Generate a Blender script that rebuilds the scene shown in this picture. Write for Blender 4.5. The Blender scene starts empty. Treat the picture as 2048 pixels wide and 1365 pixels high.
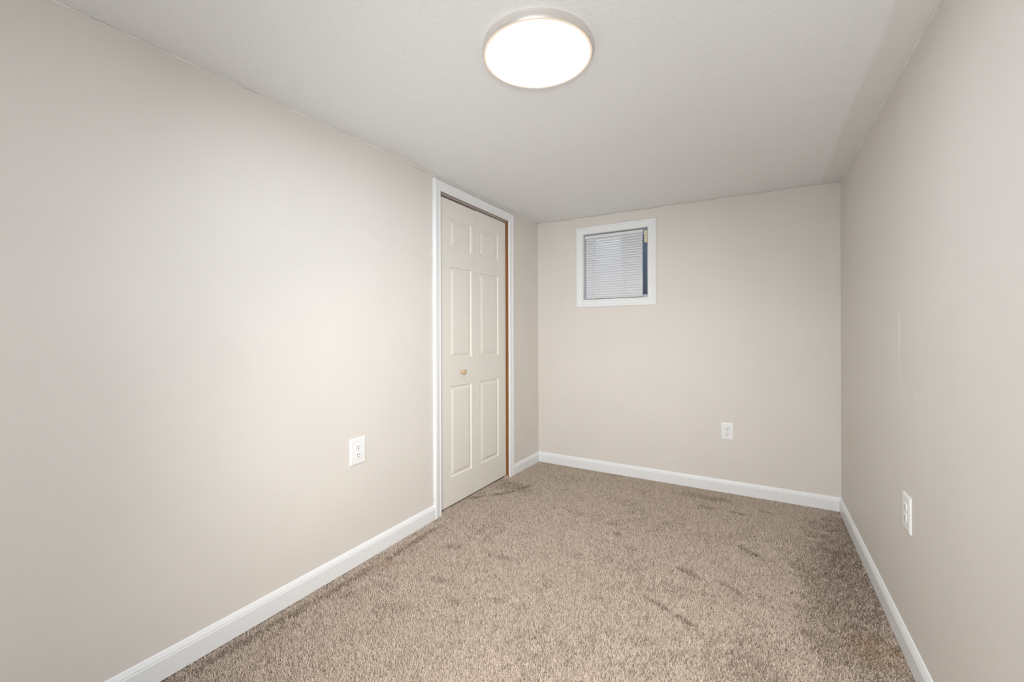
import bpy, bmesh, math, random
import numpy as np
from mathutils import Vector, Matrix

S = bpy.context.scene
COL = S.collection
rnd = random.Random(7)

# ------------------------------------------------------------------ room numbers (metres)
XL = -1.7244          # left wall
YB = 3.40             # back wall
YF = -0.95            # wall behind the camera
HC = 1.1381           # eye height
def XR(y): return 0.4359 - 0.0044 * (y - YB)
LC = [(-1.0, 2.072), (.38, 2.086), (.667, 2.0905), (1.036, 2.0971), (1.385, 2.1059), (1.60, 2.114), (1.70, 2.1185),
      (1.932, 2.1144), (2.0, 2.1065), (2.371, 2.1067), (2.98, 2.1179), (3.41, 2.1217)]
LFZ = [(-1.0, -.004), (.6, -.004), (1.1, 0.0), (2.0, .014), (2.5, .014), (2.95, .010), (3.40, .001)]
def lerp(tab, t):
    if t <= tab[0][0]: return tab[0][1]
    for (a, va), (b, vb) in zip(tab, tab[1:]):
        if t <= b: return va + (vb - va) * (t - a) / (b - a)
    return tab[-1][1]
def ceil_z(x, y):
    base = 2.1153 + .0087 * (y - YB) - .0072 * (x - XL)
    e = lerp(LC, y) - (2.1153 + .0087 * (y - YB))
    w = max(0.0, 1 - (x - XL) / .35); w = w * w
    return base + e * w
def floor_z(x, y):
    w = max(0.0, 1 - (x - XL) / .45); w = w * w * (3 - 2 * w) if w < 1 else 1.0
    return lerp(LFZ, y) * w

# ------------------------------------------------------------------ camera, world, exposure
cam = bpy.data.cameras.new('camera'); camo = bpy.data.objects.new('camera', cam); COL.objects.link(camo)
cam.sensor_width = 36; cam.lens = 850 * 36 / 2048
cam.shift_y = -(682.5 - 667.88) / 2048
cam.clip_start = .02
camo.matrix_world = (Matrix.Translation((0, 0, HC)) @ Matrix.Rotation(.5312, 4, 'Z')
                     @ Matrix.Rotation(math.pi / 2, 4, 'X') @ Matrix.Rotation(-.003, 4, 'Z'))
S.camera = camo
S.view_settings.view_transform = 'Standard'; S.view_settings.look = 'None'
S.view_settings.exposure = 0.0; S.view_settings.gamma = 1; S.view_settings.use_curve_mapping = False

w = bpy.data.worlds.new('sky'); S.world = w; w.use_nodes = True
w.node_tree.nodes['Background'].inputs[0].default_value = (.72, .83, 1.0, 1)
w.node_tree.nodes['Background'].inputs[1].default_value = 4.0

LAMP_POWER = 40.0      # radiance of the ceiling lamp's diffuser
LAMP_COLOR = (.83, .91, 1.0)
# added fill light in an unseen doorway behind the camera
hl = bpy.data.lights.new('hall_fill', 'AREA'); hl.shape = 'RECTANGLE'; hl.size = .8; hl.size_y = 2.0; hl.energy = 18; hl.color = (.86, .94, 1.0)
hlo = bpy.data.objects.new('hall_fill', hl); COL.objects.link(hlo)
hlo.matrix_world = Matrix.Translation((0, YF - .02, 1.0)) @ Matrix.Rotation(math.pi / 2, 4, 'X')
# three soft fill spots added near the camera to lift the room
def fill_spot(name, loc, tgt, ang, watts, col, soft):
    fl = bpy.data.lights.new(name, 'SPOT'); fl.spot_size = math.radians(ang); fl.spot_blend = 1.0
    fl.energy = watts; fl.color = col; fl.shadow_soft_size = soft
    flo = bpy.data.objects.new(name, fl); COL.objects.link(flo)
    flo.matrix_world = Matrix.Translation(loc) @ (Vector(tgt) - Vector(loc)).to_track_quat('-Z', 'Y').to_matrix().to_4x4()
fill_spot('fill_forward', (.05, -.50, 1.30), (-.95, 2.20, .10), 80, 168, (1.0, .945, .87), .14)
fill_spot('fill_side', (.20, -.40, 1.30), (-1.70, 2.30, 1.20), 68, 78, (.93, .98, 1.0), .14)
fill_spot('fill_up', (-.25, -.30, .50), (-.45, 2.30, 2.10), 90, 39, (.97, .985, 1.0), .10)

# ------------------------------------------------------------------ material helpers
def new_mat(name):
    m = bpy.data.materials.new(name); m.use_nodes = True
    nt = m.node_tree
    return m, nt, nt.nodes['Principled BSDF']
def N(nt, typ, **kw):
    n = nt.nodes.new(typ)
    for k, v in kw.items():
        if k.startswith('i_'):
            key = k[2:]; n.inputs[int(key) if key.isdigit() else key].default_value = v
        else: setattr(n, k, v)
    return n
def math_n(nt, op, a, b=None, c=None, clamp=False):
    n = nt.nodes.new('ShaderNodeMath'); n.operation = op; n.use_clamp = clamp
    for i, v in enumerate((a, b, c)):
        if v is None: continue
        if isinstance(v, (int, float)): n.inputs[i].default_value = v
        else: nt.links.new(v, n.inputs[i])
    return n.outputs[0]
def mix_rgb(nt, fac, a, b):
    n = nt.nodes.new('ShaderNodeMix'); n.data_type = 'RGBA'
    for i, v in ((0, fac), (6, a), (7, b)):
        if isinstance(v, (int, float, tuple)): n.inputs[i].default_value = (*v, 1) if isinstance(v, tuple) and len(v) == 3 else v
        else: nt.links.new(v, n.inputs[i])
    return n.outputs[2]
def noise(nt, scale, detail=2.0, rough=.5, vec=None):
    n = N(nt, 'ShaderNodeTexNoise', i_Scale=scale, i_Detail=detail, i_Roughness=rough)
    if vec is not None: nt.links.new(vec, n.inputs['Vector'])
    return n.outputs['Fac']
def coords(nt): return nt.nodes.new('ShaderNodeTexCoord').outputs['Object']
def add_bump(nt, bs, h, dist, strength=1.0):
    b = N(nt, 'ShaderNodeBump', i_Distance=dist)
    if isinstance(strength, (int, float)): b.inputs['Strength'].default_value = strength
    else: nt.links.new(strength, b.inputs['Strength'])
    nt.links.new(h, b.inputs['Height']); nt.links.new(b.outputs[0], bs.inputs['Normal'])

WALL = (.780, .737, .688)
CEIL = (.900, .897, .893)
def wall_mat(name, scuffs=False):
    m, nt, bs = new_mat(name)
    bs.inputs['Roughness'].default_value = .55
    bs.inputs['Specular IOR Level'].default_value = .35
    co = coords(nt)
    f = noise(nt, 3.0, 3, .5, co)
    r = N(nt, 'ShaderNodeMapRange', i_1=.3, i_2=.7, i_3=0.0, i_4=1.0); nt.links.new(f, r.inputs[0])
    c = mix_rgb(nt, r.outputs[0], tuple(v * .985 for v in WALL), tuple(min(1, v * 1.015) for v in WALL))
    if scuffs:
        sep = nt.nodes.new('ShaderNodeSeparateXYZ'); nt.links.new(co, sep.inputs[0])
        # object space: x runs from the far corner towards the room's front, z up
        X, Z = sep.outputs[0], sep.outputs[2]
        def band(a, b0, b1, soft):     # 1 inside b0..b1
            u = math_n(nt, 'DIVIDE', math_n(nt, 'SUBTRACT', a, b0), soft, clamp=True)
            v = math_n(nt, 'DIVIDE', math_n(nt, 'SUBTRACT', b1, a), soft, clamp=True)
            return math_n(nt, 'MULTIPLY', u, v)
        s0 = math_n(nt, 'MULTIPLY', band(X, 1.295, 1.309, .003), band(Z, .92, 1.225, .03))
        fade = math_n(nt, 'MULTIPLY_ADD', band(Z, 1.04, 1.3, .05), .65, .35)
        mask = math_n(nt, 'MULTIPLY', s0, fade)
        streak = noise(nt, 30, 2, .5, co)
        st = math_n(nt, 'GREATER_THAN', streak, .46)
        for (x0, z0, x1, z1, wd) in ((1.455, .965, 1.62, .80, .0022), (1.465, .92, 1.63, .715, .0022), (1.47, .885, 1.60, .715, .002),
                                     (1.31, .99, 1.36, .93, .0018), (1.31, .94, 1.37, .86, .0018), (1.31, .90, 1.37, .83, .0015)):
            k = (z1 - z0) / (x1 - x0)
            d = math_n(nt, 'ABSOLUTE', math_n(nt, 'SUBTRACT', math_n(nt, 'MULTIPLY_ADD', X, k, z0 - k * x0), Z))
            ln = math_n(nt, 'SUBTRACT', 1.0, math_n(nt, 'DIVIDE', d, wd * 2.2), clamp=True)
            ln = math_n(nt, 'MULTIPLY', math_n(nt, 'MULTIPLY', ln, band(X, x0, x1, .01)), st)
            mask = math_n(nt, 'MAXIMUM', mask, math_n(nt, 'MULTIPLY', ln, .45))
        c = mix_rgb(nt, mask, c, (.95, .935, .91))
    nt.links.new(c, bs.inputs['Base Color'])
    h = noise(nt, 220, 2, .6, co)
    add_bump(nt, bs, h, .0006, .35)
    return m
M_WALL = wall_mat('painted_wall')
M_WALLS = wall_mat('painted_wall_scuffed', True)

def ceiling_mat():
    m, nt, bs = new_mat('textured_ceiling_paint')
    bs.inputs['Roughness'].default_value = .7
    bs.inputs['Specular IOR Level'].default_value = .25
    co = coords(nt)
    sep = nt.nodes.new('ShaderNodeSeparateXYZ'); nt.links.new(co, sep.inputs[0])
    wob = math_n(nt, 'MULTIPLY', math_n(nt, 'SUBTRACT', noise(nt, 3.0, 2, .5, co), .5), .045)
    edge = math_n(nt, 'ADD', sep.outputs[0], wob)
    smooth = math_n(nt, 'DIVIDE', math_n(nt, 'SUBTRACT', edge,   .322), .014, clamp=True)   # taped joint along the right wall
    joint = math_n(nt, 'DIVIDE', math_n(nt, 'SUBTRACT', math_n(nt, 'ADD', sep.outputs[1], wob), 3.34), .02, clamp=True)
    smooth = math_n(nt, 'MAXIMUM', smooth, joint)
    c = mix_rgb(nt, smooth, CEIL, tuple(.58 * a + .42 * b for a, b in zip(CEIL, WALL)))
    nt.links.new(c, bs.inputs['Base Color'])
    vs = N(nt, 'ShaderNodeMapping'); nt.links.new(co, vs.inputs[0]); vs.inputs['Scale'].default_value = (1, 1, 1)
    h = noise(nt, 95, 3, .6, vs.outputs[0])
    st = math_n(nt, 'MULTIPLY_ADD', smooth, -.85, .95)
    add_bump(nt, bs, h, .0022, st)
    return m
M_CEIL = ceiling_mat()

def simple(name, col, rough=.5, spec=.5, metal=0.0, bump=None):
    m, nt, bs = new_mat(name)
    bs.inputs['Base Color'].default_value = (*col, 1)
    bs.inputs['Roughness'].default_value = rough
    bs.inputs['Specular IOR Level'].default_value = spec
    bs.inputs['Metallic'].default_value = metal
    co = coords(nt)
    f = noise(nt, bump[0] if bump else 60, 2, .5, co)
    c = mix_rgb(nt, f, tuple(v * .97 for v in col), tuple(min(1, v * 1.03) for v in col))
    nt.links.new(c, bs.inputs['Base Color'])
    if bump: add_bump(nt, bs, f, bump[1], .5)
    return m
M_TRIM = simple('white_gloss_trim', (.90, .91, .92), .35, .5)
M_CAULK = simple('pale_caulk', (.90, .88, .85), .5, .4, bump=(40, .001))
M_PLASTER = simple('patched_plaster', (.80, .765, .722), .6, .3, bump=(70, .003))
M_DOOR = simple('cream_door_paint', (.85, .815, .75), .42, .45, bump=(300, .0003))
M_TRACK = simple('pale_metal_track', (.62, .56, .54), .4, .5, .3)
M_DARK = simple('dark_closet', (.05, .05, .055), .9, .2)
M_PLASTIC = simple('white_outlet_plastic', (.92, .92, .915), .3, .5)
M_SLOT = simple('dark_slot', (.02, .02, .02), .6, .2)
M_SCREW = simple('painted_screw', (.78, .78, .77), .35, .5)
M_KNOB = simple('unfinished_wood_knob', (.66, .48, .30), .5, .35, bump=(120, .0004))
M_SPLINT = simple('raw_pale_wood', (.72, .56, .42), .7, .2)
M_BRACKET = simple('yellowed_plastic', (.74, .66, .48), .4, .4)
M_SASH = simple('white_vinyl_sash', (.74, .76, .80), .4, .4)
M_RAIL = simple('grey_white_rail', (.68, .70, .71), .4, .4)
M_CORD = simple('blind_cord', (.80, .80, .80), .7, .2)
M_WELL = simple('blue_grey_concrete', (.060, .064, .074), .9, .2, bump=(25, .004))
M_BOARD = simple('white_board', (.80, .82, .84), .5, .3)
M_BACK = simple('carpet_backing', (.42, .33, .265), .95, .1)

def wood_mat():
    m, nt, bs = new_mat('brown_wood_jamb')
    bs.inputs['Roughness'].default_value = .45
    co = coords(nt)
    mp = N(nt, 'ShaderNodeMapping'); nt.links.new(co, mp.inputs[0]); mp.inputs['Scale'].default_value = (18, 18, 1.2)
    f = noise(nt, 4, 4, .6, mp.outputs[0])
    c = mix_rgb(nt, f, (.20, .075, .022), (.42, .185, .065))
    nt.links.new(c, bs.inputs['Base Color'])
    return m
M_WOOD = wood_mat()

def nickel_mat():
    m, nt, bs = new_mat('brushed_nickel')
    bs.inputs['Base Color'].default_value = (.80, .77, .73, 1)
    bs.inputs['Metallic'].default_value = .85; bs.inputs['Roughness'].default_value = .38
    co = coords(nt)
    mp = N(nt, 'ShaderNodeMapping'); nt.links.new(co, mp.inputs[0]); mp.inputs['Scale'].default_value = (2, 2, 400)
    add_bump(nt, bs, noise(nt, 4, 2, .5, mp.outputs[0]), .0003, .3)
    return m
M_NICKEL = nickel_mat()

def emit_mat(name, col, strength, base=.9):
    m, nt, bs = new_mat(name)
    bs.inputs['Base Color'].default_value = (base, base * .93, base * .85, 1)
    bs.inputs['Emission Color'].default_value = (*col, 1)
    bs.inputs['Emission Strength'].default_value = strength
    return m
M_DIFF = emit_mat('lit_diffuser', LAMP_COLOR, LAMP_POWER)
M_RIM = emit_mat('glowing_diffuser_rim', (1.0, .74, .50), .42, .6)

def slat_mat():
    m, nt, bs = new_mat('white_vinyl_slat')
    bs.inputs['Base Color'].default_value = (.93, .935, .95, 1)
    bs.inputs['Roughness'].default_value = .35
    tr = N(nt, 'ShaderNodeBsdfTranslucent'); tr.inputs[0].default_value = (.85, .87, .90, 1)
    mx = N(nt, 'ShaderNodeMixShader'); mx.inputs[0].default_value = .15
    nt.links.new(bs.outputs[0], mx.inputs[1]); nt.links.new(tr.outputs[0], mx.inputs[2])
    nt.links.new(mx.outputs[0], nt.nodes['Material Output'].inputs[0])
    return m
M_SLAT = slat_mat()

def glass_mat():
    m, nt, bs = new_mat('window_glass')
    bs.inputs['Base Color'].default_value = (.92, .96, 1, 1)
    bs.inputs['Transmission Weight'].default_value = 1
    bs.inputs['Roughness'].default_value = 0.0; bs.inputs['IOR'].default_value = 1.45
    return m
M_GLASS = glass_mat()

def pile_mat():
    m, nt, bs = new_mat('carpet_pile')
    bs.inputs['Roughness'].default_value = .9; bs.inputs['Specular IOR Level'].default_value = .1
    at = N(nt, 'ShaderNodeAttribute', attribute_name='tint')
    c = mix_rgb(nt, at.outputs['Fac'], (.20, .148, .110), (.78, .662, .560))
    at2 = N(nt, 'ShaderNodeAttribute', attribute_name='stain')
    c = mix_rgb(nt, at2.outputs['Fac'], c, (.50, .30, .17))
    nt.links.new(c, bs.inputs['Base Color'])
    return m
M_PILE = pile_mat()

# ------------------------------------------------------------------ mesh helpers
def obj(name, bm, mat, parent=None, mw=None, smooth=False, bevel=None):
    me = bpy.data.meshes.new(name)
    bmesh.ops.recalc_face_normals(bm, faces=bm.faces[:])
    bm.to_mesh(me); bm.free()
    me.materials.append(mat)
    o = bpy.data.objects.new(name, me); COL.objects.link(o)
    if smooth:
        for p in me.polygons: p.use_smooth = True
    if mw is not None and parent is None: o.matrix_world = mw
    if parent is not None:
        o.parent = parent
        if mw is not None: o.matrix_local = mw
    if bevel:
        md = o.modifiers.new('bevel', 'BEVEL'); md.width = bevel; md.segments = 3; md.limit_method = 'ANGLE'
    return o
def empty(name, mw, label=None, cat=None, kind=None, group=None):
    o = bpy.data.objects.new(name, None); COL.objects.link(o); o.empty_display_size = .05
    o.matrix_world = mw
    if label: o['label'] = label
    if cat: o['category'] = cat
    if kind: o['kind'] = kind
    if group: o['group'] = group
    return o
def box(bm, a, b):
    vs = [bm.verts.new((x, y, z)) for x in (a[0], b[0]) for y in (a[1], b[1]) for z in (a[2], b[2])]
    for f in ((0, 1, 3, 2), (4, 6, 7, 5), (0, 4, 5, 1), (2, 3, 7, 6), (0, 2, 6, 4), (1, 5, 7, 3)):
        bm.faces.new([vs[i] for i in f])
def boxes(*bs):
    bm = bmesh.new()
    for a, b in bs: box(bm, a, b)
    return bm
def cyl(bm, c, r0, r1, h, axis='Z', seg=32, cap=True):
    """revolved ring from c to c+h along axis"""
    ax = {'X': (Vector((0, 1, 0)), Vector((0, 0, 1)), Vector((1, 0, 0))), 'Y': (Vector((0, 0, 1)), Vector((1, 0, 0)), Vector((0, 1, 0))),
          'Z': (Vector((1, 0, 0)), Vector((0, 1, 0)), Vector((0, 0, 1)))}[axis]
    c = Vector(c); A = []; B = []
    for i in range(seg):
        t = 2 * math.pi * i / seg
        d = ax[0] * math.cos(t) + ax[1] * math.sin(t)
        A.append(bm.verts.new(c + d * r0)); B.append(bm.verts.new(c + d * r1 + ax[2] * h))
    for i in range(seg):
        j = (i + 1) % seg
        bm.faces.new((A[i], A[j], B[j], B[i]))
    if cap: bm.faces.new(A[::-1]); bm.faces.new(B)
def lathe(prof, seg=96, closed=True):
    """prof: list of (r,z) around Z; r==0 makes a pole"""
    bm = bmesh.new(); rings = []
    for r, z in prof:
        if r < 1e-6: rings.append([bm.verts.new((0, 0, z))])
        else: rings.append([bm.verts.new((r * math.cos(2 * math.pi * i / seg), r * math.sin(2 * math.pi * i / seg), z)) for i in range(seg)])
    pairs = list(zip(rings, rings[1:])) + ([(rings[-1], rings[0])] if closed else [])
    for A, B in pairs:
        if len(A) == 1 and len(B) == 1: continue
        for i in range(seg):
            j = (i + 1) % seg
            if len(A) == 1: bm.faces.new((A[0], B[j], B[i]))
            elif len(B) == 1: bm.faces.new((A[i], A[j], B[0]))
            else: bm.faces.new((A[i], A[j], B[j], B[i]))
    return bm
def frame(inner, prof, closed):
    """mitred moulding. inner: list of (x,z) of the opening, counter-clockwise; prof: closed loop of (outward offset, height).
       local frame: x along the wall, z up, height along -y (into the room)"""
    bm = bmesh.new(); n = len(inner)
    P = [Vector(p) for p in inner]
    def nrm(a, b):
        d = (b - a).normalized(); return Vector((d.y, -d.x))
    rings = []
    for i, p in enumerate(P):
        if closed or 0 < i < n - 1:
            n0 = nrm(P[i - 1], p); n1 = nrm(p, P[(i + 1) % n])
            m = (n0 + n1) / (1 + n0.dot(n1))
        else:
            m = nrm(p, P[i + 1]) if i == 0 else nrm(P[i - 1], p)
        rings.append([bm.verts.new((p.x + m.x * o, -h, p.y + m.y * o)) for o, h in prof])
    k = len(prof)
    for i in range(n if closed else n - 1):
        A, B = rings[i], rings[(i + 1) % n]
        for j in range(k):
            bm.faces.new((A[j], A[(j + 1) % k], B[(j + 1) % k], B[j]))
    if not closed:
        bm.faces.new(rings[0]); bm.faces.new(rings[-1][::-1])
    return bm
def extrude_x(prof, x0, x1, zfun=None, nseg=1, m0=0.0, m1=0.0):
    """profile (y,z) closed loop swept along x; zfun lifts; m0/m1 mitre per y"""
    bm = bmesh.new(); rings = []
    for i in range(nseg + 1):
        t = i / nseg
        r = []
        for y, z in prof:
            a = x0 + m0 * y; b = x1 + m1 * y; x = a + (b - a) * t
            r.append(bm.verts.new((x, y, z + (zfun(x) if zfun else 0))))
        rings.append(r)
    k = len(prof)
    for A, B in zip(rings, rings[1:]):
        for j in range(k): bm.faces.new((A[j], A[(j + 1) % k], B[(j + 1) % k], B[j]))
    bm.faces.new(rings[0]); bm.faces.new(rings[-1][::-1])
    return bm
def wall_frame(p0, p1):
    """matrix: local x from p0 to p1, local -y points into the room, z up (walk the walls clockwise seen from above)"""
    d = Vector((p1[0] - p0[0], p1[1] - p0[1], 0)); L = d.length; d.normalize()
    y = Vector((0, 0, 1)).cross(d)
    M = Matrix(((d.x, y.x, 0, p0[0]), (d.y, y.y, 0, p0[1]), (d.z, y.z, 1, 0), (0, 0, 0, 1)))
    return M, L
def wall(name, p0, p1, mat, hole=None, thick=.11, ext0=0.0, ext1=0.0, ztop=2.2):
    M, L = wall_frame(p0, p1)
    x0, x1, z0, z1 = -ext0, L + ext1, -.06, ztop
    bm = bmesh.new()
    if hole:
        a, b, c, d = hole
        xs = [x0, a, b, x1]; zs = [z0] + ([c] if c > z0 else []) + [d, z1]
        c_i = 1 if c > z0 else 0
        V = {}
        def v(x, y, z):
            k = (round(x, 5), round(y, 5), round(z, 5))
            if k not in V: V[k] = bm.verts.new(k)
            return V[k]
        for y in (0, thick):
            for i in range(3):
                for j in range(len(zs) - 1):
                    if i == 1 and j == c_i: continue
                    bm.faces.new((v(xs[i], y, zs[j]), v(xs[i + 1], y, zs[j]), v(xs[i + 1], y, zs[j + 1]), v(xs[i], y, zs[j + 1])))
        def q(x0, z0, x1, z1):
            bm.faces.new((v(x0, 0, z0), v(x1, 0, z1), v(x1, thick, z1), v(x0, thick, z0)))
        for i in range(3):
            if not (i == 1 and c_i == 0): q(xs[i], zs[0], xs[i + 1], zs[0])
            q(xs[i], zs[-1], xs[i + 1], zs[-1])
        for j in range(len(zs) - 1):
            q(xs[0], zs[j], xs[0], zs[j + 1]); q(xs[3], zs[j], xs[3], zs[j + 1])
        zc = zs[c_i]
        q(a, zc, a, d); q(b, zc, b, d); q(a, d, b, d)
        if c_i: q(a, c, b, c)
    else:
        box(bm, (x0, 0, z0), (x1, thick, z1))
    o = obj(name, bm, mat, mw=M); o['kind'] = 'structure'
    return o, M

# ------------------------------------------------------------------ the shell
# door opening along the left wall (y), window opening along the back wall (x)
DY0, DY1, DZT = 2.050, 2.880, 2.032
WX0, WX1, WZ0, WZ1 = -1.294, -.763, 1.4215, 1.9690
wl, ML = wall('wall_left', (XL, YF), (XL, YB), M_WALL, hole=(DY0 - .018 - YF, DY1 + .018 - YF, -.06, DZT + .02), ext0=.11, ext1=.11)
wb, MB = wall('wall_back', (XL, YB), (XR(YB), YB), M_WALL, hole=(WX0 - .015 - XL, WX1 + .015 - XL, WZ0 - .015, WZ1 + .015), thick=.16)
wr, MR = wall('wall_right', (XR(YB), YB), (XR(YF), YF), M_WALLS, ext0=.16, ext1=.11)
wf, MF = wall('wall_front', (XR(YF), YF), (XL, YF), M_WALL, hole=(XR(YF) - .38, XR(YF) + .38, -.06, 2.0))  # unseen doorway cut to let the fill light in

def grid(name, x0, x1, y0, y1, nx, ny, zf, mat, thick, up):
    bm = bmesh.new(); T = []; B = []
    xs = [x0 + (x1 - x0) * i / nx for i in range(nx + 1)]
    ys = [y0 + (y1 - y0) * j / ny for j in range(ny + 1)]
    for x in xs:
        T.append([bm.verts.new((x, y, zf(x, y))) for y in ys])
        B.append([bm.verts.new((x, y, zf(x, y) + thick)) for y in ys])
    for i in range(nx):
        for j in range(ny):
            for G in (T, B): bm.faces.new((G[i][j], G[i + 1][j], G[i + 1][j + 1], G[i][j + 1]))
    for i in range(nx):
        for j in (0, ny): bm.faces.new((T[i][j], T[i + 1][j], B[i + 1][j], B[i][j]))
    for j in range(ny):
        for i in (0, nx): bm.faces.new((T[i][j], T[i][j + 1], B[i][j + 1], B[i][j]))
    o = obj(name, bm, mat, smooth=False); o['kind'] = 'structure'
    return o
PILE = .009
grid('ceiling', XL - .02, .48, YF - .02, YB + .02, 40, 100, ceil_z, M_CEIL, .1, True)
grid('floor', XL - .75, .48, YF - .02, YB + .02, 60, 80, lambda x, y: floor_z(x, y) - PILE, M_BACK, -.05, False)

# closet behind the bifold door
bm = boxes(((XL - .72, 1.6, -.02), (XL - .70, 3.3, 2.2)), ((XL - .70, 1.58, -.02), (XL - .108, 1.60, 2.2)),
           ((XL - .70, 3.3, -.02), (XL - .108, 3.32, 2.2)), ((XL - .72, 1.58, 2.2), (XL - .108, 3.32, 2.22)))
o = obj('wall_closet', bm, M_DARK); o['kind'] = 'structure'

# unseen box added behind the doorway to keep sky light out
hy0, hy1 = YF - 1.3, YF - .111
bm = boxes(((-1.2, hy0 - .05, -.05), (1.2, hy0, 2.3)), ((-1.25, hy0 - .05, -.05), (-1.2, hy1, 2.3)), ((1.2, hy0 - .05, -.05), (1.25, hy1, 2.3)),
           ((-1.25, hy0 - .05, 2.3), (1.25, hy1, 2.35)), ((-1.25, hy0 - .05, -.1), (1.25, hy1, -.05)))
o = obj('wall_sky_block', bm, M_WALL); o['kind'] = 'structure'

# ------------------------------------------------------------------ mouldings
CAS = [(0, 0), (0, .010), (.004, .0135), (.010, .0135), (.014, .0115), (.036, .0145), (.040, .0175), (.052, .0175), (.057, .013), (.057, 0)]
def scale_prof(p, w): return [(o * w / .057, h) for o, h in p]
BASE = [(0, 0), (-.0125, 0), (-.0125, .062), (-.0105, .066), (-.0105, .070), (-.006, .079), (-.0035, .0835), (0, .086)]
def baseboard(name, M, x0, x1, zf=None, m0=0.0, m1=0.0, n=1):
    p = [(y, z - .004 if z < .01 else z) for y, z in BASE]
    o = obj(name, extrude_x(p, x0, x1, zf, n, m0, m1), M_TRIM, mw=M); o['kind'] = 'structure'
    return o
LBZ = [(-1, -.003), (.6, -.002), (1.12, .0015), (1.995, .0096)]
CW = .0615
baseboard('baseboard_left', ML, 0, DY0 - CW - YF - .0005, lambda x: lerp(LBZ, x + YF), n=20)
baseboard('baseboard_left.001', ML, DY1 + CW - YF + .0005, YB - YF, lambda x: -.001, m1=1.0)
baseboard('baseboard_back', MB, 0, XR(YB) - XL, None, m0=-1.0, m1=1.0)
baseboard('baseboard_right', MR, 0, YB - YF, None, m0=-1.0)

# ------------------------------------------------------------------ closet door
d1 = empty('door_1', Matrix.Translation((XL, (DY0 + DY1) / 2, 0)), kind='structure')
d1['label'] = 'cream two leaf bifold closet door in white casing on left wall'
def dloc(bm):      # wall-frame coordinates (x along wall from YF) -> door_1 local
    T = Matrix.Translation((-XL, -(DY0 + DY1) / 2, 0)) @ ML
    bmesh.ops.transform(bm, matrix=T, verts=bm.verts[:]); return bm
a0, a1 = DY0 - YF, DY1 - YF
obj('casing', dloc(frame([(a1, .004), (a1, DZT - .004), (a0, DZT - .004), (a0, .012)], scale_prof(CAS, CW), False)), M_TRIM, d1)
# jambs and head, brown wood
obj('jamb', dloc(boxes(((a1 + .001, .0005, -.01), (a1 + .0175, .1095, DZT + .018)))), M_WOOD, d1)
obj('jamb', dloc(boxes(((a0 - .0175, .0005, -.01), (a0 - .001, .1095, DZT + .018)))), M_WOOD, d1)
obj('head_jamb', dloc(boxes(((a0 - .001, .0005, DZT + .001), (a1 + .001, .1095, DZT + .018)))), M_WOOD, d1)
obj('track', dloc(boxes(((a0, .014, DZT - .0125), (a1, .046, DZT + .001)))), M_TRACK, d1)
DEPTH = .020
PZ = [(.202, .7955), (.978, 1.576), (1.699, 1.889)]
def leaf_bm(x0, x1, z0, z1, px0, px1):
    bm = bmesh.new(); V = {}
    def v(x, y, z):
        k = (round(x, 5), round(y, 5), round(z, 5))
        if k not in V: V[k] = bm.verts.new(k)
        return V[k]
    y0 = DEPTH
    xs = [x0, px0, px1, x1]; zs = [z0]
    for a, b in PZ: zs += [a, b]
    zs.append(z1)
    for i in range(3):
        for j in range(len(zs) - 1):
            if i == 1 and j % 2 == 1: continue
            bm.faces.new((v(xs[i], y0, zs[j]), v(xs[i + 1], y0, zs[j]), v(xs[i + 1], y0, zs[j + 1]), v(xs[i], y0, zs[j + 1])))
    for a, b in PZ:
        prev = None
        for off, dep in ((0, 0), (.0025, .006), (.006, .0085), (.011, .0085), (.031, .0018), (.034, .0012)):
            r = [v(px0 + off, y0 + dep, a + off), v(px1 - off, y0 + dep, a + off), v(px1 - off, y0 + dep, b - off), v(px0 + off, y0 + dep, b - off)]
            if prev:
                for i in range(4): bm.faces.new((prev[i], prev[(i + 1) % 4], r[(i + 1) % 4], r[i]))
            prev = r
        bm.faces.new(prev)
    y1 = y0 + .034
    back = [v(x0, y1, z0), v(x1, y1, z0), v(x1, y1, z1), v(x0, y1, z1)]
    bm.faces.new(back)
    bm.faces.new([v(x, y0, z0) for x in xs] + [v(x1, y1, z0), v(x0, y1, z0)])
    bm.faces.new([v(x, y0, z1) for x in xs] + [v(x1, y1, z1), v(x0, y1, z1)])
    bm.faces.new([v(x0, y0, z) for z in zs] + [v(x0, y1, z1), v(x0, y1, z0)])
    bm.faces.new([v(x1, y0, z) for z in zs] + [v(x1, y1, z1), v(x1, y1, z0)])
    return bm
SEAM = 2.464 - YF
L1 = obj('door_leaf', dloc(leaf_bm(a0 + .004, SEAM - .0026, .023, 2.0085, 2.177 - YF, 2.412 - YF)), M_DOOR, d1)
L2 = obj('door_leaf', dloc(leaf_bm(SEAM + .0026, a1 - .010, .023, 2.0115, 2.517 - YF, 2.762 - YF)), M_DOOR, d1)
k = lathe([(0, 0), (.0125, 0), (.011, .004), (.0085, .009), (.0095, .013), (.0145, .018), (.0165, .023), (.0155, .028), (.010, .0315), (0, .0325)], 32, False)
bmesh.ops.transform(k, matrix=Matrix.Translation((2.296 - YF, DEPTH, .8835)) @ Matrix.Rotation(math.pi / 2, 4, 'X'), verts=k.verts[:])
kn = obj('knob', dloc(k), M_KNOB, L1, smooth=True); kn['label'] = 'round unfinished wooden knob'
bm = boxes(((a1 - .045, .008, .008), (a1 - .002, .017, .019)))
sp = obj('splintered_jamb_foot', dloc(bm), M_SPLINT, d1, bevel=.002); sp['label'] = 'pale splintered wood at foot of brown jamb'

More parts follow.
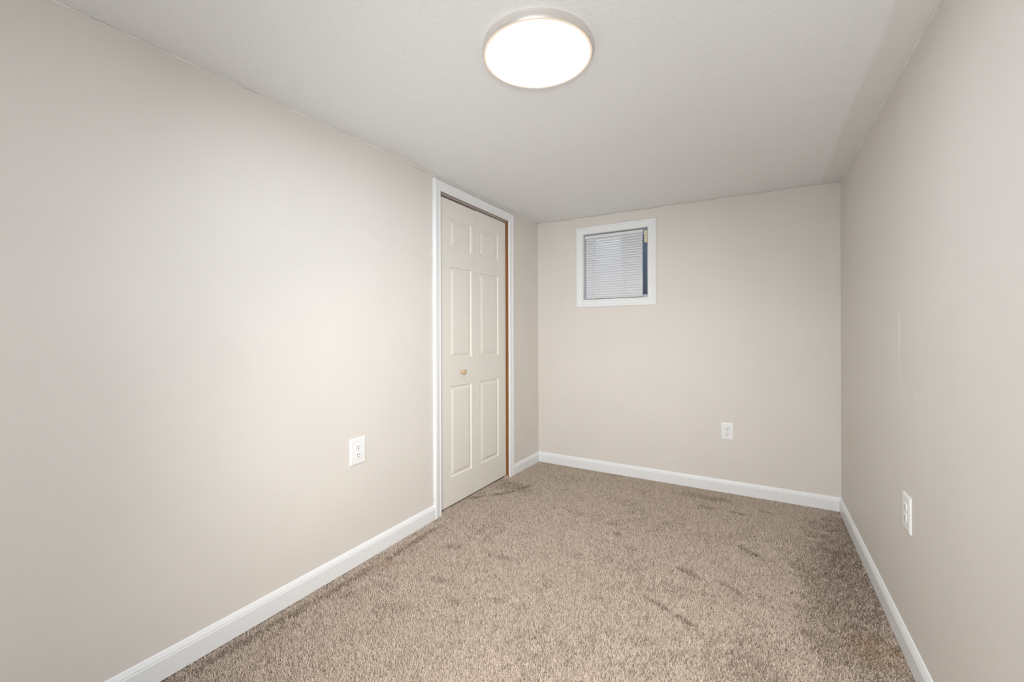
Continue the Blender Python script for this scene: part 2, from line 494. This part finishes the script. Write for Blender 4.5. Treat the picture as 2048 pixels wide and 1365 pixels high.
# ------------------------------------------------------------------ window
wn = empty('window_1', Matrix.Translation(((WX0 + WX1) / 2, YB, WZ0)), kind='structure')
wn['label'] = 'small white framed basement window high on back wall'
def wloc(bm):
    bmesh.ops.transform(bm, matrix=Matrix.Translation((-(WX0 + WX1) / 2, -YB, -WZ0)), verts=bm.verts[:])
    return bm
def bw(*bs): return wloc(boxes(*[((a[0], YB + a[1], a[2]), (b[0], YB + b[1], b[2])) for a, b in bs]))
c = frame([(WX0, WZ0), (WX1, WZ0), (WX1, WZ1), (WX0, WZ1)], scale_prof(CAS, .0635), True)
bmesh.ops.transform(c, matrix=Matrix.Translation((0, YB, 0)), verts=c.verts[:])
obj('casing', wloc(c), M_TRIM, wn)
obj('jamb_liner', bw(((WX0 - .0145, .0005, WZ0 - .0145), (WX0 - .001, .16, WZ1 + .0145)), ((WX1 + .001, .0005, WZ0 - .0145), (WX1 + .0145, .16, WZ1 + .0145)),
                     ((WX0 - .001, .0005, WZ1 + .001), (WX1 + .001, .16, WZ1 + .0145)), ((WX0 - .001, .0005, WZ0 - .0145), (WX1 + .001, .16, WZ0 - .001))), M_TRIM, wn)
FY0, FY1 = .085, .12
fr = .026
obj('sash_frame', bw(((WX0 - .001, FY0, WZ0 - .001), (WX0 + .045, FY1, WZ1 + .001)), ((WX1 - fr, FY0, WZ0 - .001), (WX1 + .001, FY1, WZ1 + .001)),
                     ((WX0 + .045, FY0, WZ0 - .001), (WX1 - fr, FY1, WZ0 + .030)), ((WX0 + .045, FY0, WZ1 - .03), (WX1 - fr, FY1, WZ1 + .001))), M_SASH, wn, bevel=.003)
obj('pane', bw(((WX0 + .044, .098, WZ0 + .029), (WX1 - fr + .001, .102, WZ1 - .029))), M_GLASS, wn)
# outside: a window well and an added white board that brightens the slat gaps
o = obj('wall_well', boxes(((-3.4, 4.35, .9), (.9, 4.45, 2.9)), ((-3.4, 3.57, .9), (.9, 4.35, 1.0))), M_WELL); o['kind'] = 'structure'
o = obj('board_outside', boxes(((-1.50, 4.30, 1.1), (-1.24, 4.349, 2.9))), M_BOARD); o['kind'] = 'structure'

# ------------------------------------------------------------------ mini blind
BX0, BX1, BYC = -1.282, -.812, YB + .030
mb = empty('mini_blind', Matrix.Translation(((BX0 + BX1) / 2, BYC, WZ1)), 'white mini blind lowered over small high window, slats almost closed', 'blind')
def bl(bm):
    bmesh.ops.transform(bm, matrix=Matrix.Translation((-(BX0 + BX1) / 2, -BYC, -WZ1)), verts=bm.verts[:]); return bm
obj('head_rail', bl(boxes(((WX0 + .006, BYC - .014, 1.9365), (BX1 + .004, BYC + .014, 1.9605)))), M_SLAT, mb, bevel=.002)
bm = bmesh.new()
th = math.radians(60); nsl = 24; ztop = 1.926; zbot = 1.4585
for i in range(nsl):
    zc = ztop - (ztop - zbot) * i / (nsl - 1)
    th_i = th + rnd.uniform(-.02, .02)
    jx = rnd.uniform(-.0012, .0012); rows = []
    for kx in range(9):
        x = BX0 + jx + (BX1 - BX0) * kx / 8
        row = []
        sag = rnd.uniform(-.0004, .0004)
        for s in range(6):
            u = -.0125 + .025 * s / 5
            crown = .0022 * (1 - (u / .0125) ** 2)
            # room-side edge (u<0) hangs low
            y = BYC + u * math.cos(th_i) - crown * math.sin(th_i)
            z = zc + u * math.sin(th_i) + crown * math.cos(th_i) + sag
            row.append(bm.verts.new((x, y, z)))
        rows.append(row)
    for A, B in zip(rows, rows[1:]):
        for s in range(5): bm.faces.new((A[s], A[s + 1], B[s + 1], B[s]))
obj('slats', bl(bm), M_SLAT, mb, smooth=True)
obj('bottom_rail', bl(boxes(((BX0, BYC - .011, 1.4285), (BX1, BYC + .011, 1.4475)))), M_RAIL, mb, bevel=.003)
for x in (-1.168, -.951):
    bm = bmesh.new(); cyl(bm, (x, BYC - .0125, 1.43), .0012, .0012, 1.937 - 1.43, 'Z', 8)
    obj('ladder_cord', bl(bm), M_CORD, mb)
    bm = bmesh.new(); cyl(bm, (x, BYC - .0125, 1.438), .0045, .0045, .003, 'Y', 14)
    obj('cord_button', bl(bm), M_CORD, mb)
bm = bmesh.new()
wa, wb_ = Vector((-1.2035, YB + .010, 1.925)), Vector((-1.212, YB + .004, 1.4235))
d = (wb_ - wa); q = d.to_track_quat('Z', 'Y').to_matrix().to_4x4()
cyl(bm, (0, 0, 0), .0030, .0034, d.length, 'Z', 8)
cyl(bm, (0, 0, d.length * .93), .0042, .0042, d.length * .07, 'Z', 8)
bmesh.ops.transform(bm, matrix=Matrix.Translation(wa) @ q, verts=bm.verts[:])
obj('tilt_wand', bl(bm), M_CORD, mb)
bkt = obj('mounting_bracket', bl(boxes(((-.7935, YB + .002, 1.852), (-.768, YB + .030, 1.946)))), M_BRACKET, mb, bevel=.003)
bkt['label'] = 'yellowed plastic mounting bracket'

# ------------------------------------------------------------------ outlets
def outlet(name, mw, label, wid=.084, hei=.127):
    t = empty(name, mw, label, 'outlet', group='duplex wall outlets')
    # local: x along the wall, -y out into the room, z up, origin = centre on the wall
    bm = bmesh.new(); e = .006; a, b = wid / 2, hei / 2
    r0 = [bm.verts.new((x, 0, z)) for x, z in ((-a, -b), (a, -b), (a, b), (-a, b))]
    r1 = [bm.verts.new((x, -.0035, z)) for x, z in ((-a, -b), (a, -b), (a, b), (-a, b))]
    r2 = [bm.verts.new((x, -.0062, z)) for x, z in ((-a + e, -b + e), (a - e, -b + e), (a - e, b - e), (-a + e, b - e))]
    for A, B in ((r0, r1), (r1, r2)):
        for i in range(4): bm.faces.new((A[i], A[(i + 1) % 4], B[(i + 1) % 4], B[i]))
    bm.faces.new(r2); bm.faces.new(r0[::-1])
    obj('wall_plate', bm, M_PLASTIC, t)
    for s in (1, -1):
        zc = .0195 * s
        bm = bmesh.new(); out = []
        for i in range(40):
            tt = 2 * math.pi * i / 40
            x = .0172 * math.cos(tt); z = max(-.0142, min(.0142, .0172 * math.sin(tt)))
            out.append((x, z))
        A = [bm.verts.new((x, -.0060, zc + z)) for x, z in out]
        B = [bm.verts.new((x, -.0078, zc + z)) for x, z in out]
        C = [bm.verts.new((x * .94, -.0084, zc + z * .94)) for x, z in out]
        for P, Q in ((A, B), (B, C)):
            for i in range(40): bm.faces.new((P[i], P[(i + 1) % 40], Q[(i + 1) % 40], Q[i]))
        bm.faces.new(C); bm.faces.new(A[::-1])
        rc = obj('receptacle', bm, M_PLASTIC, t)
        for x, h in ((-.0063, .0040), (.0063, .0034)):
            obj('slot', boxes(((x - .0011, -.0087, zc + .0035 - h), (x + .0011, -.0082, zc + .0035 + h))), M_SLOT, rc)
        bm = bmesh.new(); cyl(bm, (0, -.0087, zc - .0080), .0026, .0026, .0005, 'Y', 14)
        obj('ground_hole', bm, M_SLOT, rc)
    bm = bmesh.new(); cyl(bm, (0, -.0072, 0), .0032, .0036, .0012, 'Y', 16)
    obj('screw', bm, M_SCREW, t)
    return t
outlet('wall_outlet', ML @ Matrix.Translation((1.4235 - YF, 0, .5605)), 'white duplex outlet plate on left wall beside the closet door', .092, .129)
outlet('wall_outlet', MB @ Matrix.Translation((-.214 - XL, 0, .4347)), 'white duplex outlet plate low on back wall right of the window', .080, .122)
outlet('wall_outlet', MR @ Matrix.Translation((YB - 1.996, 0, .5035)), 'white duplex outlet plate seen edge-on on right wall under pale scuffs', .088, .127)

# ------------------------------------------------------------------ ceiling light
LX, LY = -.642, 1.266
lz = ceil_z(LX, LY)
cl = empty('ceiling_light', Matrix.Translation((LX, LY, lz)), 'round flush ceiling light with brushed nickel ring and lit white diffuser', 'ceiling light')
obj('ring', lathe([(.1700, .006), (.1815, .006), (.1825, .001), (.1825, -.0235), (.1815, -.0275), (.1795, -.0295), (.1790, -.0285), (.1790, -.022), (.1700, -.022)]), M_NICKEL, cl, smooth=False)
obj('diffuser_rim', lathe([(.1690, -.0245), (.1788, -.0245), (.1788, -.0296), (.1770, -.0302), (.1725, -.0302), (.1690, -.0285)]), M_RIM, cl)
obj('diffuser', lathe([(0, -.0285), (.08, -.0285), (.15, -.0284), (.1689, -.0280), (.1689, -.020), (0, -.020)], closed=False), M_DIFF, cl, smooth=True)

# ------------------------------------------------------------------ paint lines and patched plaster along the ceiling
def bead(name, pts, r, mat):
    bm = bmesh.new(); rings = []
    for i, p in enumerate(pts):
        a = Vector(pts[max(0, i - 1)]); b = Vector(pts[min(len(pts) - 1, i + 1)])
        d = (b - a).normalized(); u = Vector((0, 0, 1)).cross(d).normalized()
        if u.length < .5: u = Vector((1, 0, 0))
        v = d.cross(u)
        rr = r * (1 + .35 * math.sin(i * 1.7) + .3 * math.sin(i * .61 + 1)) * (1 if 0 < i < len(pts) - 1 else .3)
        rings.append([bm.verts.new(Vector(p) + (u * math.cos(t) + v * math.sin(t)) * rr) for t in [2 * math.pi * q / 8 for q in range(8)]])
    for A, B in zip(rings, rings[1:]):
        for q in range(8): bm.faces.new((A[q], A[(q + 1) % 8], B[(q + 1) % 8], B[q]))
    bm.faces.new(rings[0]); bm.faces.new(rings[-1][::-1])
    o = obj(name, bm, mat, smooth=True); o['kind'] = 'structure'
    return o
ys = [YF + (YB - YF) * i / 110 for i in range(111)]
bead('trim_1', [(XL + .0015, y, ceil_z(XL, y) - .0025) for y in ys], .0026, M_CAULK)
bead('trim_2', [(XL + (XR(YB) - XL) * i / 60, YB - .0015, ceil_z(XL + (XR(YB) - XL) * i / 60, YB) - .0025) for i in range(61)], .0026, M_CAULK)
bead('trim_3', [(XR(y) - .0015, y, ceil_z(XR(y), y) - .0025) for y in ys], .0026, M_CAULK)
bead('trim_4', [(XL, YB, .09 + 2.0 * i / 40) for i in range(41)], .0014, M_WALL)
bead('trim_5', [(XR(YB), YB, .09 + 2.0 * i / 40) for i in range(41)], .0012, M_WALL)
bead('trim_6', [(XL + .001, DY0 - CW - .0005, .12 + 1.98 * i / 50) for i in range(51)], .0022, M_TRIM)
# lumpy plaster patch between door head and ceiling
bm = bmesh.new(); rows = []
for i in range(91):
    y = 1.62 + (3.0 - 1.62) * i / 90
    e = min(1, i / 12, (90 - i) / 10)
    zc = ceil_z(XL, y); row = []
    for s in range(7):
        t = s / 6
        lump = (.0035 * math.sin(y * 31 + s * 1.3) + .0028 * math.sin(y * 67 + s * 2.1) + rnd.uniform(-.001, .001)) * e
        X = XL + (.004 + .012 * t * t + lump * .7 * (1 - t)) * e + .0002
        Zd = (1 - t) * (.012 + lump * .8) * e
        if s == 6: X += .006 * e
        row.append(bm.verts.new((X, y, ceil_z(X, y) - Zd - .0006)))
    row.insert(0, bm.verts.new((XL - .002, y, zc - .014 * e - .0006)))
    row.append(bm.verts.new((XL - .002, y, zc + .01)))
    rows.append(row)
for A, B in zip(rows, rows[1:]):
    for s in range(len(A)): bm.faces.new((A[s], A[(s + 1) % len(A)], B[(s + 1) % len(A)], B[s]))
bm.faces.new(rows[0]); bm.faces.new(rows[-1][::-1])
o = obj('trim_7', bm, M_PLASTER, smooth=True); o['kind'] = 'structure'

# ------------------------------------------------------------------ carpet pile
def carpet():
    g = np.random.default_rng(3)
    sp = .0034
    x0, x1, y0, y1 = XL + .004, .448, .15, YB - .004
    nx, ny = int((x1 - x0) / sp), int((y1 - y0) / sp)
    X, Y = np.meshgrid(x0 + (np.arange(nx) + .5) * sp, y0 + (np.arange(ny) + .5) * sp, indexing='ij')
    X = X.ravel() + g.uniform(-.5, .5, nx * ny) * sp; Y = Y.ravel() + g.uniform(-.5, .5, nx * ny) * sp
    # closet sill strip under the door
    xe = np.arange(XL - .026, XL + .004, sp); ye = np.arange(DY0 + .004, DY1 - .004, sp)
    A, B = np.meshgrid(xe, ye, indexing='ij')
    X = np.concatenate([X, A.ravel()]); Y = np.concatenate([Y, B.ravel()])
    edge = .4359 - .0044 * (Y - YB) - .0135
    keep = (X < edge) & (Y < YB - .0135) & ((X > XL + .0135) | ((Y > DY0 + .004) & (Y < DY1 - .004)))
    X, Y = X[keep], Y[keep]; n = len(X)
    def vnoise(scale, seed):
        gg = np.random.default_rng(seed)
        T = gg.random((96, 96))
        u = (X - XL + 1) * scale; v = (Y + 1) * scale
        i = np.floor(u).astype(int); j = np.floor(v).astype(int); fu = u - i; fv = v - j
        fu = fu * fu * (3 - 2 * fu); fv = fv * fv * (3 - 2 * fv)
        t = lambda a, b: T[a % 96, b % 96]
        return (t(i, j) * (1 - fu) + t(i + 1, j) * fu) * (1 - fv) + (t(i, j + 1) * (1 - fu) + t(i + 1, j + 1) * fu) * fv
    big = .5 * vnoise(3, 1) + .3 * vnoise(8, 2) + .2 * vnoise(19, 5)
    mid = .6 * vnoise(22, 3) + .4 * vnoise(60, 4)
    # brushed patches, lean shade painted into tint: (x, y, rx, ry, angle, amount)
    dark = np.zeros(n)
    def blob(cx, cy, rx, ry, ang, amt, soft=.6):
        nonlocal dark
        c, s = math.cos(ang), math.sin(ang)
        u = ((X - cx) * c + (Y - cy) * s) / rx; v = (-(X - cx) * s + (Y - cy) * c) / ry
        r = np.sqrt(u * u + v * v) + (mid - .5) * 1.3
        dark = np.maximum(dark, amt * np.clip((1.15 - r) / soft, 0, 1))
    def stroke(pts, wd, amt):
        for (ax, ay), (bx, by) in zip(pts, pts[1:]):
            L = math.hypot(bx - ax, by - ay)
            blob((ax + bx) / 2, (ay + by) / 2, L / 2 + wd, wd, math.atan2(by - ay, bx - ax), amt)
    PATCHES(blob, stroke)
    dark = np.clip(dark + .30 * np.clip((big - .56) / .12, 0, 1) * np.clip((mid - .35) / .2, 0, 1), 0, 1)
    stain = np.zeros(n)
    for cx, cy, r, a in STAINS:
        rr = np.hypot(X - cx, Y - cy) / r + (mid - .5) * .9
        stain = np.maximum(stain, a * np.clip((1.1 - rr) / .6, 0, 1))
    wz = np.clip(1 - (X - XL) / .45, 0, 1); wz = wz * wz * (3 - 2 * wz)
    Z = np.interp(Y, [a for a, _ in LFZ], [b for _, b in LFZ]) * wz - PILE
    # tufts lean along the nap, brushed patches lean the other way
    az = g.uniform(0, 2 * np.pi, n)
    lean = g.uniform(.55, 1.25, n)
    L = g.uniform(.0085, .0135, n) * (1 - .12 * dark)
    napx, napy = .16, .34
    dx = np.cos(az) * .85 + napx * (1 - 1.9 * dark); dy = np.sin(az) * .85 + napy * (1 - 1.9 * dark)
    nl = np.hypot(dx, dy) + 1e-6; dx /= nl; dy /= nl
    hx = L * np.sin(lean); hz = L * np.cos(lean)
    wd = g.uniform(.0008, .0014, n)
    px, py = -dy * wd, dx * wd
    V = np.empty((n, 4, 3), np.float32)
    V[:, 0] = np.stack([X - px, Y - py, Z], 1); V[:, 1] = np.stack([X + px, Y + py, Z], 1)
    V[:, 2] = np.stack([X + px * .8 + dx * hx, Y + py * .8 + dy * hx, Z + hz], 1)
    V[:, 3] = np.stack([X - px * .8 + dx * hx, Y - py * .8 + dy * hx, Z + hz], 1)
    me = bpy.data.meshes.new('carpet')
    me.vertices.add(n * 4); me.loops.add(n * 4); me.polygons.add(n)
    me.vertices.foreach_set('co', V.ravel())
    me.loops.foreach_set('vertex_index', np.arange(n * 4, dtype=np.int32))
    me.polygons.foreach_set('loop_start', np.arange(0, n * 4, 4, dtype=np.int32))
    me.update()
    tint = np.clip(.70 + g.normal(0, .075, n) - .16 * dark - .40 * (g.random(n) < dark * .62) * g.uniform(.6, 1.2, n) + (big - .5) * .12, 0, 1).astype(np.float32)  # shade of the leaning pile put into blade colour
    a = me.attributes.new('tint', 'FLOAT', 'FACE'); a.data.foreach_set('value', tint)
    a = me.attributes.new('stain', 'FLOAT', 'FACE'); a.data.foreach_set('value', stain.astype(np.float32))
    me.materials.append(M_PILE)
    o = bpy.data.objects.new('carpet', me); COL.objects.link(o)
    o['kind'] = 'stuff'; o['label'] = 'beige-brown cut pile carpet with nap shade tinted in, covering the whole floor'; o['category'] = 'carpet'
    return n
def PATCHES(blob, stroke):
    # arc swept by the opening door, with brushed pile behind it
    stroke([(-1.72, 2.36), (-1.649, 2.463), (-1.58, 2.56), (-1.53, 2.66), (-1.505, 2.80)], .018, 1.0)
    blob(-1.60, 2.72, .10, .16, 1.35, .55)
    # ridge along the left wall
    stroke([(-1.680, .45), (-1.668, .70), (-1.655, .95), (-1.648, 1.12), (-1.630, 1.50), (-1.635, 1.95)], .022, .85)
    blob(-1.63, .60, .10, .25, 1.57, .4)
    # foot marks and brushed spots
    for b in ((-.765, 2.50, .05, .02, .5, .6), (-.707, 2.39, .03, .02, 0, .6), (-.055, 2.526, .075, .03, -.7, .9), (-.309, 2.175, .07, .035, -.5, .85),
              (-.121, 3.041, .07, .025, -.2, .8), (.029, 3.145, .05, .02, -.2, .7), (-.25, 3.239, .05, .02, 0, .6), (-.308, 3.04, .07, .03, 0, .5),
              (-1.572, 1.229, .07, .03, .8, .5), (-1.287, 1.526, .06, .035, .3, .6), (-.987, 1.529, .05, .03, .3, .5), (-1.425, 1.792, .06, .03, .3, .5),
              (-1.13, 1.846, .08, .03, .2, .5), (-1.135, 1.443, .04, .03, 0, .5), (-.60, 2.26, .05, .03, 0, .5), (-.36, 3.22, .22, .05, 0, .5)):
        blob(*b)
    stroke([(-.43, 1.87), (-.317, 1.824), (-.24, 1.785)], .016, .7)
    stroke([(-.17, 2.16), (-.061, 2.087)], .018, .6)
    # darker strip along the right wall, nap shade tinted in
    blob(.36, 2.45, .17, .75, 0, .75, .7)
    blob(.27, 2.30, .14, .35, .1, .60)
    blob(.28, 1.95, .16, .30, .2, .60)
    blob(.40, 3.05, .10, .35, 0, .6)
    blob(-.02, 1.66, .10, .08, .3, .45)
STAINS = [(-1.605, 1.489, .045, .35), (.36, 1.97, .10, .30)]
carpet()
